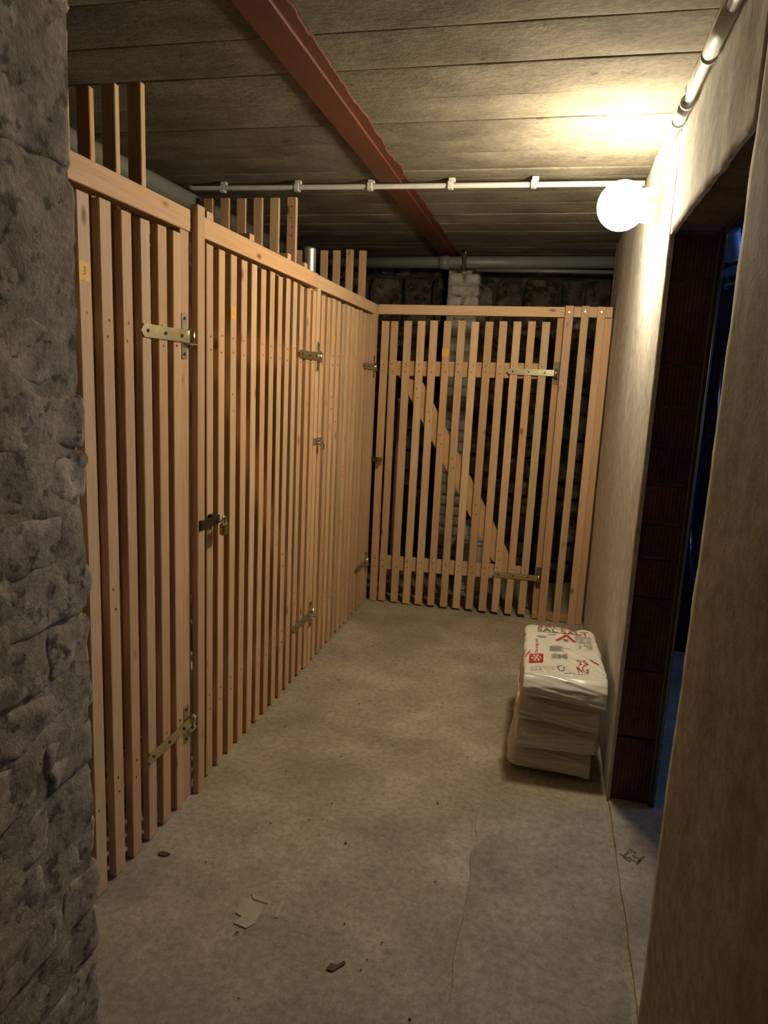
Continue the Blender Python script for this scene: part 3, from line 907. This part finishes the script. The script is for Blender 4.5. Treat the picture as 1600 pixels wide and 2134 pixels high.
wc = empty('wall_conduit', (0.306, 2.0, 2.335), 'grey plastic conduit with sleeves along the top of the right wall', 'conduit')
tube('conduit_run', [(0.308, Y0 + 0.01, 2.335), (0.308, 2.84, 2.337)], 0.0135, M_CONDUIT, wc, 12)
for a, c in ((1.80, 2.02), (2.33, 2.46), (1.0, 1.5)):
    tube('sleeve', [(0.306, a, 2.335), (0.306, c, 2.336)], 0.0185, M_CONDUIT, wc, 14)
for yy in (2.03, 2.32, 2.47, 2.83):
    tube('collar', [(0.307, yy, 2.3355), (0.307, yy + 0.012, 2.3355)], 0.0205, M_CONDUIT, wc, 14)
tube('lamp_feed', [(0.308, 2.84, 2.337), (0.308, 2.885, 2.335), (0.309, 2.905, 2.31), (0.309, 2.905, 2.262)], 0.0095, M_CONDUIT, wc, 10)
box('feed_bracket', (0.292, 2.868, 2.262), (0.326, 2.876, 2.345), M_HOLDER, wc, 0.002)

# ------------------------------------------------------------------ wall lamp
LY, LZ = 2.90, 2.193
lamp = empty('wall_lamp', (XR, LY, LZ - 0.06), 'glowing white globe lamp on the right wall beside the doorway', 'lamp')
lathe('holder', [(0.0, 0.0), (0.066, 0.0), (0.067, 0.014), (0.062, 0.020), (0.061, 0.058), (0.056, 0.066), (0.0, 0.066)], (XR - 0.002, LY, LZ), (-1, 0, 0), M_HOLDER, lamp, 36)
R = 0.089
gx = XR - 0.137
prof = [(0.0, -R)] + [(R * math.sin(t), -R * math.cos(t)) for t in [math.pi * i / 26 for i in range(1, 26)]] + [(0.0, R)]
lathe('globe', prof, (gx, LY, LZ), (-1, 0, 0), M_GLOBE, lamp, 40)
tube('screw', [(XR - 0.045, LY - 0.062, LZ + 0.01), (XR - 0.045, LY - 0.066, LZ + 0.01)], 0.005, M_STEEL, lamp, 8)

# ------------------------------------------------------------------ salt bags
def bag_geo(c, hx, hy, hz, n, p, seed, rot=0.0, wr=0.004, ridges=False):
    bm = bmesh.new(); cache = {}
    cr, sr = math.cos(rot), math.sin(rot)
    def vert(q):
        key = (round(q[0], 4), round(q[1], 4), round(q[2], 4))
        if key in cache: return cache[key]
        r = (abs(q[0]) ** p + abs(q[1]) ** p + abs(q[2]) ** p) ** (1 / p)
        x, y, z = q[0] / r, q[1] / r, q[2] / r
        zz = z * hz * (1 - 0.07 * abs(y) ** 6 - 0.03 * abs(x) ** 6)
        xx, yy = x * hx, y * hy
        if y < -0.80 and z > 0: zz *= 1 - 0.62 * ((-y - 0.80) / 0.20) ** 1.6
        d = wr * fr(xx * 1.2 + seed, yy * 0.7, z * 0.5, 9, 4)
        side = 1 - abs(z) ** 8
        xx += x * wr * 1.6 * fr(yy + seed, z * 0.08, 3, 13) * side
        yy += y * wr * 1.8 * fr(xx + seed, z * 0.10, 8, 13) * side
        if z > 0: zz += d * (0.4 if abs(z) > 0.9 else 0.2)
        if ridges and z > 0.2:
            e = 0.0
            for (x0, y0, ang, wd, am, ln) in ((0.02, -0.16, -1.02, 0.007, 0.010, 0.24), (0.055, -0.15, -1.06, 0.006, 0.010, 0.25), (0.085, -0.09, -1.0, 0.007, 0.010, 0.26), (-0.02, -0.20, -1.0, 0.008, 0.009, 0.18), (0.115, -0.20, -0.95, 0.006, 0.009, 0.16), (-0.085, -0.26, -1.1, 0.006, 0.007, 0.08), (-0.06, -0.27, -1.1, 0.006, 0.007, 0.08)):
                dx, dy = xx - x0, yy - y0
                al = dx * math.cos(ang) + dy * math.sin(ang); ac = -dx * math.sin(ang) + dy * math.cos(ang)
                e += am * math.exp(-(ac / wd) ** 2) * math.exp(-((al) / ln * 2) ** 4)
            zz += 0.5 * e * min(1, (z - 0.2) * 2)
            # dent at the back edge
            zz -= 0.014 * math.exp(-((xx - 0.065) / 0.022) ** 2) * math.exp(-((yy - 0.31) / 0.07) ** 2)
        v = bm.verts.new((c[0] + cr * xx - sr * yy, c[1] + sr * xx + cr * yy, c[2] + zz))
        cache[key] = v
        return v
    for ax in range(3):
        a1, a2 = (ax + 1) % 3, (ax + 2) % 3
        for sg in (-1, 1):
            for i in range(n[a1]):
                for j in range(n[a2]):
                    qs = []
                    for (di, dj) in ((0, 0), (1, 0), (1, 1), (0, 1)):
                        q = [0, 0, 0]; q[ax] = sg
                        q[a1] = -1 + 2 * (i + di) / n[a1]; q[a2] = -1 + 2 * (j + dj) / n[a2]
                        qs.append(vert(q))
                    bm.faces.new(qs)
    return bm

def flap(name, x0, x1, ya, za, drop0, drop1, out, mat, parent, seed, zr=0.0):
    """end of a bag: the film runs over the front edge and down to the sealed hem"""
    n, mrows = 34, 28
    rows = []
    bm = bmesh.new()
    for side in (0, 1):
        g = []
        for j in range(mrows + 1):
            s = j / mrows; r = []
            for i in range(n + 1):
                u = i / n
                x = x0 + (x1 - x0) * u
                dr = drop0 + (drop1 - drop0) * u
                k = 1 - 0.55 * abs(2 * u - 1) ** 8
                q = min(1.0, s / 0.86)
                y = ya - out * math.sin(q * 1.5708) * (0.9 + 0.1 * k) - 0.005 * fr(x + seed, s, 1, 15) * s - 0.0016 * side
                z = za + zr * u - dr * (0.86 * (1 - math.cos(q * 1.5708)) + 0.14 * max(0.0, (s - 0.86) / 0.14)) + 0.003 * fr(x + seed, s, 5, 16) * s
                for (ca, cb, cw, cam) in ((0.35, 0.30, 0.05, 0.006), (0.62, -0.22, 0.045, 0.005), (0.8, 0.08, 0.04, 0.004)):
                    cc = ca + cb * (u - 0.5) + 0.05 * math.sin(seed * 3 + u * 5)
                    y -= cam * math.exp(-((s - cc) / cw) ** 2) * (0.3 + 0.7 * abs(math.sin(seed + u * 2.3)))
                if s > 0.86: y -= 0.006 * (s - 0.86) / 0.14
                r.append(bm.verts.new((x, y, z)))
            g.append(r)
        rows.append(g)
    for g in rows:
        for j in range(mrows):
            for i in range(n):
                bm.faces.new((g[j][i], g[j][i + 1], g[j + 1][i + 1], g[j + 1][i]))
    A, B = rows
    for i in range(n):
        bm.faces.new((A[0][i], A[0][i + 1], B[0][i + 1], B[0][i])); bm.faces.new((A[mrows][i], A[mrows][i + 1], B[mrows][i + 1], B[mrows][i]))
    for j in range(mrows):
        bm.faces.new((A[j][0], A[j + 1][0], B[j + 1][0], B[j][0])); bm.faces.new((A[j][n], A[j + 1][n], B[j + 1][n], B[j][n]))
    return bm_obj(name, bm, mat, parent, smooth=True)

HB = 0.1045
bags = [((0.118, 2.955), -0.035, 0.162, 0.312, 'bottom salt bag of the stack, lying on the floor'),
        ((0.130, 2.945), 0.025, 0.163, 0.310, 'second salt bag from the floor in the stack'),
        ((0.128, 2.950), -0.012, 0.161, 0.313, 'third salt bag from the floor, right under the printed one'),
        ((0.138, 2.945), 0.035, 0.160, 0.318, 'top salt bag of the stack, white with red print')]
top_bvh = None
for n, ((bx, by), rot, hx, hy, lab) in enumerate(bags):
    cz = HB * n + HB / 2 + 0.003
    root = empty('salt_bag', (bx, by, HB * n + 0.002), lab, 'bag', 'stacked salt bags')
    topmost = n == 3
    bm = bag_geo((bx, by, cz), hx, hy, HB / 2, (70, 130, 16) if topmost else (24, 40, 14), 10.0, n * 3.7, rot, 0.004, topmost)
    if topmost:
        top_bvh = BVHTree.FromBMesh(bm)
    bm_obj('sack', bm, M_BAG if topmost else M_BAGD, root, smooth=True)
    mt = M_BAG if topmost else M_BAGD
    yf = by - hy
    zt = cz + HB / 2
    if topmost: flap('seam_flap', bx - 0.150, bx + 0.166, yf + 0.062, zt - 0.004, 0.070, 0.100, 0.074, mt, root, 1.0, zr=0.0)
    elif n == 2: flap('seam_flap', bx - 0.152, bx + 0.160, yf + 0.05, zt - 0.010, 0.060, 0.092, 0.058, mt, root, 4.0)
    elif n == 1: flap('seam_flap', bx - 0.152, bx + 0.152, yf + 0.05, zt - 0.012, 0.086, 0.074, 0.056, mt, root, 7.0)
    else: flap('seam_flap', bx - 0.146, bx + 0.154, yf + 0.05, zt - 0.012, 0.044, 0.078, 0.058, mt, root, 9.0)
    if topmost: top_bag = root
    if n >= 2:
        # red mark on the left side of the sack
        x = bx - hx - 0.004
        z = cz
        V = [(x, yf + 0.075, z - 0.022), (x, yf + 0.135, z - 0.020), (x, yf + 0.13, z + 0.024), (x, yf + 0.08, z + 0.026)]
        V += [(v[0] - 0.0012, v[1], v[2]) for v in V]
        mesh_obj('side_print', V, [(0, 1, 2, 3), (7, 6, 5, 4), (0, 1, 5, 4), (1, 2, 6, 5), (2, 3, 7, 6), (3, 0, 4, 7)], M_PRED, root)

def ink(name, V2, F2, mat, parent, off=0.0019, sub=0.0035):
    """flat print laid onto the top of the upper bag"""
    bm = bmesh.new()
    vs = [bm.verts.new((a, c, 0)) for a, c in V2]
    for f in F2:
        try: bm.faces.new([vs[i] for i in f])
        except ValueError: pass
    bmesh.ops.triangulate(bm, faces=bm.faces)
    for _ in range(6):
        ed = [e for e in bm.edges if e.calc_length() > sub]
        if not ed: break
        bmesh.ops.subdivide_edges(bm, edges=ed, cuts=1)
        bmesh.ops.triangulate(bm, faces=bm.faces)
    for v in bm.verts:
        h = top_bvh.ray_cast(Vector((v.co.x, v.co.y, 1.0)), Vector((0, 0, -1)))
        v.co.z = (h[0].z if h[0] else 0.40) + off
    me = bpy.data.meshes.new(name)
    bm.normal_update()
    for f in bm.faces:
        if f.normal.z < 0: f.normal_flip()
    bm.to_mesh(me); bm.free()
    me.materials.append(mat)
    o = bpy.data.objects.new(name, me)
    COL.objects.link(o)
    return place(o, parent)

def ink_text(name, body, cx, cy, wid, hei, rot, mat):
    V, F = text_geo(body, 1.0)
    xs = [v[0] for v in V]; ys = [v[1] for v in V]
    mx, my = (min(xs) + max(xs)) / 2, (min(ys) + max(ys)) / 2
    kx, ky = wid / (max(xs) - min(xs)), hei / (max(ys) - min(ys))
    c, s = math.cos(rot), math.sin(rot)
    P = []
    for x, y in V:
        a, d = (x - mx) * kx, (y - my) * ky
        P.append((cx + c * a - s * d, cy + s * a + c * d))
    return ink(name, P, F, mat, top_bag)

def ink_quad(name, quads, mat, off=0.0019, kind=None):
    V, F = [], []
    for q in quads:
        b0 = len(V); V += q; F.append(tuple(range(b0, b0 + len(q))))
    o = ink(name, V, F, mat, top_bag, off)
    if kind: o['kind'] = kind
    return o

def stroke(a, c, w):
    d = Vector((c[0] - a[0], c[1] - a[1])); d.normalize(); q = Vector((-d.y, d.x)) * w / 2
    return [(a[0] + q.x, a[1] + q.y), (a[0] - q.x, a[1] - q.y), (c[0] - q.x, c[1] - q.y), (c[0] + q.x, c[1] + q.y)]

ink_text('printed_word', 'SALZ', 0.098, 3.222, 0.130, 0.040, 0.05, M_PRED)
ink_text('printed_word', 'SAL', 0.074, 3.168, 0.092, 0.052, 0.05, M_PGREY)
ink_text('printed_word', 'SALT', 0.196, 3.168, 0.120, 0.052, 0.10, M_PRED)
ink_text('printed_word', 'S', 0.196, 3.222, 0.020, 0.034, 0.10, M_PGREY)
ink_quad('printed_lines', [stroke((0.03 + 0.009 * i, 3.128 + 0.0015 * i), (0.037 + 0.009 * i, 3.129 + 0.0015 * i), 0.005) for i in range(24)], M_PGREY, kind='stuff')
ink_quad('printed_oval', [[(0.05 + 0.021 * math.cos(t), 3.066 + 0.013 * math.sin(t)) for t in [2 * math.pi * i / 16 for i in range(16)]]], M_PLITE)
ink_quad('printed_marks', [stroke((0.082 + 0.006 * i, 3.106), (0.086 + 0.006 * i, 3.112), 0.008) for i in range(4)] + [stroke((0.104, 3.116), (0.112, 3.119), 0.008)], M_PLITE, kind='stuff')
ink_quad('warning_triangle', [stroke((0.114, 3.035), (0.160, 3.128), 0.013), stroke((0.157, 3.128), (0.192, 3.045), 0.013)], M_PRED)
ink_quad('printed_flake', [stroke((0.155 + 0.018 * math.cos(t), 3.055 + 0.022 * math.sin(t)), (0.155 - 0.018 * math.cos(t), 3.055 - 0.022 * math.sin(t)), 0.004) for t in (0, math.pi / 3, 2 * math.pi / 3)], M_PGREY)
rs = random.getstate(); random.seed(3)
fl_ = []
for i in range(420):
    a = random.random(); c = random.random()
    x = 0.194 + 0.072 * a; y = 2.945 + 0.19 * c
    if y < 3.06 - 0.10 * a and random.random() < 0.75: continue
    fl_.append(stroke((x, y), (x + random.uniform(-0.006, 0.006), y + random.uniform(0.002, 0.010)), random.uniform(0.0015, 0.004)))
ink_quad('printed_picture', fl_, M_PLITE, kind='stuff')
random.setstate(rs)
ink_text('printed_word', 'De-icing salt', 0.031, 2.945, 0.165, 0.017, math.pi / 2 + 0.02, M_PRED)
def rrect(x0, y0, x1, y1, r, sk=0.0):
    P = []
    for (cx, cy, t0) in ((x1 - r, y1 - r, 0), (x0 + r, y1 - r, 90), (x0 + r, y0 + r, 180), (x1 - r, y0 + r, 270)):
        for i in range(4):
            t = math.radians(t0 + 30 * i); x = cx + r * math.cos(t)
            P.append((x, cy + r * math.sin(t) + sk * (x - x0)))
    return P
ink_quad('printed_square', [rrect(0.003, 2.735, 0.060, 2.838, 0.008, 0.35)], M_PRED)
fk = []
cx, cy = 0.0315, 2.797
for i in range(6):
    t = math.pi / 3 * i + 0.2
    e = (cx + 0.021 * math.cos(t), cy + 0.038 * math.sin(t))
    fk.append(stroke((cx, cy), e, 0.0042))
    for sgn in (-1, 1):
        m_ = (cx + 0.013 * math.cos(t), cy + 0.024 * math.sin(t))
        fk.append(stroke(m_, (m_[0] + 0.009 * math.cos(t + sgn * 0.9), m_[1] + 0.016 * math.sin(t + sgn * 0.9)), 0.0035))
ink_quad('printed_flake', fk, M_PWHITE, 0.0030)
ink_quad('printed_lines', [stroke((0.085, 2.90 + 0.011 * i), (0.145 - 0.006 * (i % 3), 2.915 + 0.011 * i), 0.0055) for i in range(6)] + [stroke((0.146, 2.945), (0.178, 2.938), 0.003)], M_PLITE, kind='stuff')
bars = []
x = 0.093
random.seed(11)
while x < 0.158:
    w = random.choice([0.0008, 0.0014, 0.0022])
    f = (x - 0.093) * 0.25
    bars.append([(x, 2.815 + f), (x + w, 2.815 + f), (x + w, 2.862 + f), (x, 2.862 + f)])
    x += w + random.choice([0.0009, 0.0013, 0.002])
ink_quad('barcode', bars, M_PGREY, kind='stuff')
ink_text('printed_number', '25', 0.215, 2.806, 0.042, 0.058, 0.18, M_PRED)
ink_text('printed_word', 'KG', 0.212, 2.734, 0.042, 0.062, 0.18, M_PRED)
ink_quad('printed_dash', [stroke((-0.012, 2.815), (0.004, 2.870), 0.005)], M_PRED)
ink_quad('printed_dash', [stroke((0.247, 2.852), (0.279, 2.812), 0.009)], M_PRED)
ink_quad('printed_lines', [stroke((0.012 + 0.016 * i, 2.674 + r * 0.014 + 0.005 * i), (0.024 + 0.016 * i, 2.678 + r * 0.014 + 0.005 * i), 0.003) for i in range(6) for r in range(3)], M_PLITE, kind='stuff')
ink_quad('printed_emblem', [stroke((0.114, 2.735), (0.144, 2.742), 0.004), stroke((0.144, 2.742), (0.138, 2.700), 0.004), stroke((0.138, 2.700), (0.124, 2.698), 0.004), stroke((0.124, 2.698), (0.114, 2.735), 0.004)], M_PGREY)
ink_quad('printed_lines', [stroke((0.142 + 0.016 * i, 2.682 + 0.002 * i), (0.154 + 0.016 * i, 2.684 + 0.002 * i), 0.003) for i in range(6)], M_PLITE, kind='stuff')
random.seed(21)

# ------------------------------------------------------------------ things behind the slats and in the side room
prof = [(0.0335, 0.0), (0.0335, 1.9)] + [(0.0335 + (0.0030 if i % 2 else 0.0), 1.9 + 0.0055 * i) for i in range(1, 47)] + [(0.030, 2.158), (0.030, 1.95)]
tag(lathe('metal_flue', prof, (-1.262, 3.545, 0.003), (0, 0, 1), M_GALV, None, 28), 'shiny corrugated metal flue standing up behind the left head rail', 'flue pipe')
tag(bar('batten', (-1.052, 4.95, 0.003), (-1.058, 4.99, 1.40), 0.03, 0.022, (1, 0, 0), M_WOOD, None, 0.002), 'thin wooden batten standing behind the end gate near its padlock', 'batten')
zz = 0.003
for i in range(14):
    h = random.uniform(0.022, 0.042)
    dx, dy = random.uniform(-0.012, 0.012), random.uniform(-0.012, 0.012)
    o = box('magazine_bundle', (-0.575 + dx, 5.08 + dy, zz), (-0.355 + dx, 5.35 + dy, zz + h), M_PAPER, None, 0.002)
    tag(o, '%s old paper bundle of the stack seen behind the end gate' % ('lowest', 'second lowest', 'third lowest', 'fourth lowest', 'fifth lowest', 'sixth lowest', 'seventh lowest', 'seventh from top', 'sixth from top', 'fifth from top', 'fourth from top', 'third from top', 'second from top', 'topmost')[i], 'paper bundle', 'stacked papers behind the end gate')
    zz += h + 0.001
def soft_thing(name, c, h, mat, label, cat, seed):
    bm = bag_geo(c, h[0], h[1], h[2], (12, 12, 10), 4.0, seed, 0.2, 0.012)
    return tag(bm_obj(name, bm, mat, smooth=True), label, cat)
soft_thing('white_sack', (-1.36, 2.36, 0.205), (0.13, 0.12, 0.20), M_WBAG, 'white sack seen through the gap beside the proud post', 'sack', 2.2)
soft_thing('white_sack', (-1.45, 1.62, 0.165), (0.13, 0.2, 0.16), M_WBAG, 'low white sack behind the nearest gate', 'sack', 5.2)
bx_ = empty('cardboard_box', (-1.62, 2.85, 0.0), 'brown cardboard box behind the middle gate', 'box')
box('carton', (-1.85, 2.65, 0.003), (-1.42, 3.05, 0.42), M_CARD, bx_, 0.004)
box('tape', (-1.85, 2.835, 0.4205), (-1.42, 2.865, 0.4215), M_PAPER, bx_, 0)
# the side room: helmet, bottle, hanging bicycle
HX, HY, HZ = 0.715, 3.02, 1.985
hp = [(0.0, 0.0)] + [(0.10 * math.sin(t), 0.10 * (1 - math.cos(t))) for t in [math.pi / 2 * i / 9 for i in range(1, 10)]] + [(0.096, 0.12)]
ht = empty('bicycle_helmet', (HX, HY, HZ - 0.1), 'dark helmet with a blue visor hanging inside the doorway', 'helmet')
lathe('shell', [(r, -h) for r, h in hp], (HX, HY, HZ + 0.06), (0, 0, 1), M_NAVY, ht, 24)
bm = bmesh.new(); pv = None
for i in range(13):
    t = math.radians(150 + 140 * i / 12)
    rows = [bm.verts.new((HX + R_ * math.cos(t), HY + R_ * math.sin(t), z_)) for R_, z_ in ((0.103, HZ + 0.012), (0.128, HZ - 0.004), (0.128, HZ - 0.012), (0.103, HZ - 0.026))]
    if pv:
        for a in range(4): bm.faces.new((pv[a], pv[(a + 1) % 4], rows[(a + 1) % 4], rows[a]))
    pv = rows
bm_obj('visor', bm, M_BLUE, ht)
bm = bmesh.new(); pts = [(HX + 0.104 * math.cos(math.radians(140 + 14 * i)), HY + 0.104 * math.sin(math.radians(140 + 14 * i)), HZ - 0.055) for i in range(12)]
tube_geo(bm, pts, 0.006, 6)
bm_obj('rim_band', bm, M_BLUE, ht)
tube('hanging_cord', [(HX, HY, HZ + 0.06), (HX, HY, 2.47)], 0.003, M_NAVY, ht, 6)
prof = [(0.0, 0.0)] + [(0.030 + (0.004 if i % 2 else 0), 0.007 * i) for i in range(16)] + [(0.0, 0.11)]
hs_ = empty('ribbed_bottle', (0.59, 2.88, 2.0), 'ribbed blue plastic bottle hanging high inside the doorway', 'bottle')
lathe('bottle_body', prof, (0.572, 2.86, 2.098), (0.25, 0.3, -0.75), M_BLUE, hs_, 20)
tube('hanging_cord', [(0.572, 2.862, 2.095), (0.572, 2.862, 2.47)], 0.003, M_NAVY, hs_, 6)
bk = empty('bicycle', (0.66, 3.35, 0.66), 'dark bicycle with a wine red frame hanging on the wall inside the doorway', 'bicycle')
BX, BZ = 0.66, 0.68
def wheel(cy):
    bm = bmesh.new(); n = 40
    pts = [(BX, cy + 0.33 * math.cos(2 * math.pi * i / n), BZ + 0.345 + 0.33 * math.sin(2 * math.pi * i / n)) for i in range(n + 1)]
    tube_geo(bm, pts, 0.016, 8, False)
    w = bm_obj('wheel', bm, M_NAVY, bk, smooth=True)
    for i in range(10):
        t = math.pi * i / 10
        tube('spoke', [(BX, cy + 0.32 * math.cos(t), BZ + 0.345 + 0.32 * math.sin(t)), (BX, cy - 0.32 * math.cos(t), BZ + 0.345 - 0.32 * math.sin(t))], 0.0015, M_CHROME, w, 5)
wheel(3.05); wheel(3.93)
for pts, r_ in (([(3.93, 0.345), (3.68, 0.85)], 0.014), ([(3.68, 0.80), (3.18, 0.88)], 0.017), ([(3.05, 0.345), (3.17, 0.84), (3.20, 1.0)], 0.016), ([(3.60, 0.32), (3.18, 0.82)], 0.019), ([(3.60, 0.32), (3.70, 0.92)], 0.014)):
    tube('frame_tube', [(BX, a, BZ + c) for a, c in pts], r_, M_WINE, bk, 10)
tube('handlebar', [(BX, 3.20, BZ + 1.0), (BX + 0.01, 3.14, BZ + 1.02), (BX + 0.03, 3.02, BZ + 0.98), (BX + 0.05, 2.96, BZ + 0.93)], 0.012, M_NAVY, bk, 10)
box('saddle', (BX - 0.05, 3.60, BZ + 0.92), (BX + 0.05, 3.86, BZ + 0.97), M_NAVY, bk, 0.02)
tube('wall_hook', [(0.501, 3.45, BZ + 0.80), (BX, 3.45, BZ + 0.82), (BX + 0.03, 3.45, BZ + 0.86)], 0.008, M_DARKIRON, bk, 8)

# ------------------------------------------------------------------ litter on the floor
def flake(name, x, y, pts, h, mat, label, cat):
    bm = bmesh.new()
    top = [bm.verts.new((a, c, h + 0.0012 * math.sin(9 * a * 30 + i))) for i, (a, c) in enumerate(pts)]
    bot = [bm.verts.new((a * 0.95, c * 0.95, 0.0)) for a, c in pts]
    bm.faces.new(top); bm.faces.new(bot)
    for i in range(len(pts)):
        j = (i + 1) % len(pts); bm.faces.new((bot[i], bot[j], top[j], top[i]))
    return tag(bm_obj(name, bm, mat, loc=(x, y, 0.001)), label, cat)
flake('dry_leaf', -1.068, 1.786, [(-0.018, -0.004), (-0.006, -0.010), (0.012, -0.008), (0.020, 0.003), (0.006, 0.008), (-0.010, 0.006)], 0.004, M_LEAF, 'curled dry leaf on the floor near the nearest gate', 'leaf')
flake('grit_lump', -0.418, 1.523, [(-0.022, -0.016), (-0.004, -0.018), (0.010, 0.0), (0.022, 0.016), (0.016, 0.022), (0.002, 0.006), (-0.016, 0.004)], 0.002, M_LEAF, 'dark scrap on the bare floor in the foreground', 'scrap')
bm = bmesh.new()
random.seed(5)
for i in range(70):
    x = random.uniform(-1.1, -0.15); y = random.uniform(1.2, 4.3)
    s = random.uniform(0.0015, 0.0045)
    c = [bm.verts.new((x + s * math.cos(t) * random.uniform(0.6, 1.3), y + s * math.sin(t) * random.uniform(0.6, 1.3), 0.002)) for t in (0.2, 1.5, 2.7, 3.9, 5.2)]
    tp = bm.verts.new((x, y, 0.002 + s * 1.2))
    for k_ in range(5): bm.faces.new((c[k_], c[(k_ + 1) % 5], tp))
tag(bm_obj('floor_grit', bm, M_CHIP), 'tiny dark crumbs scattered over the concrete floor', 'grit', kind='stuff')
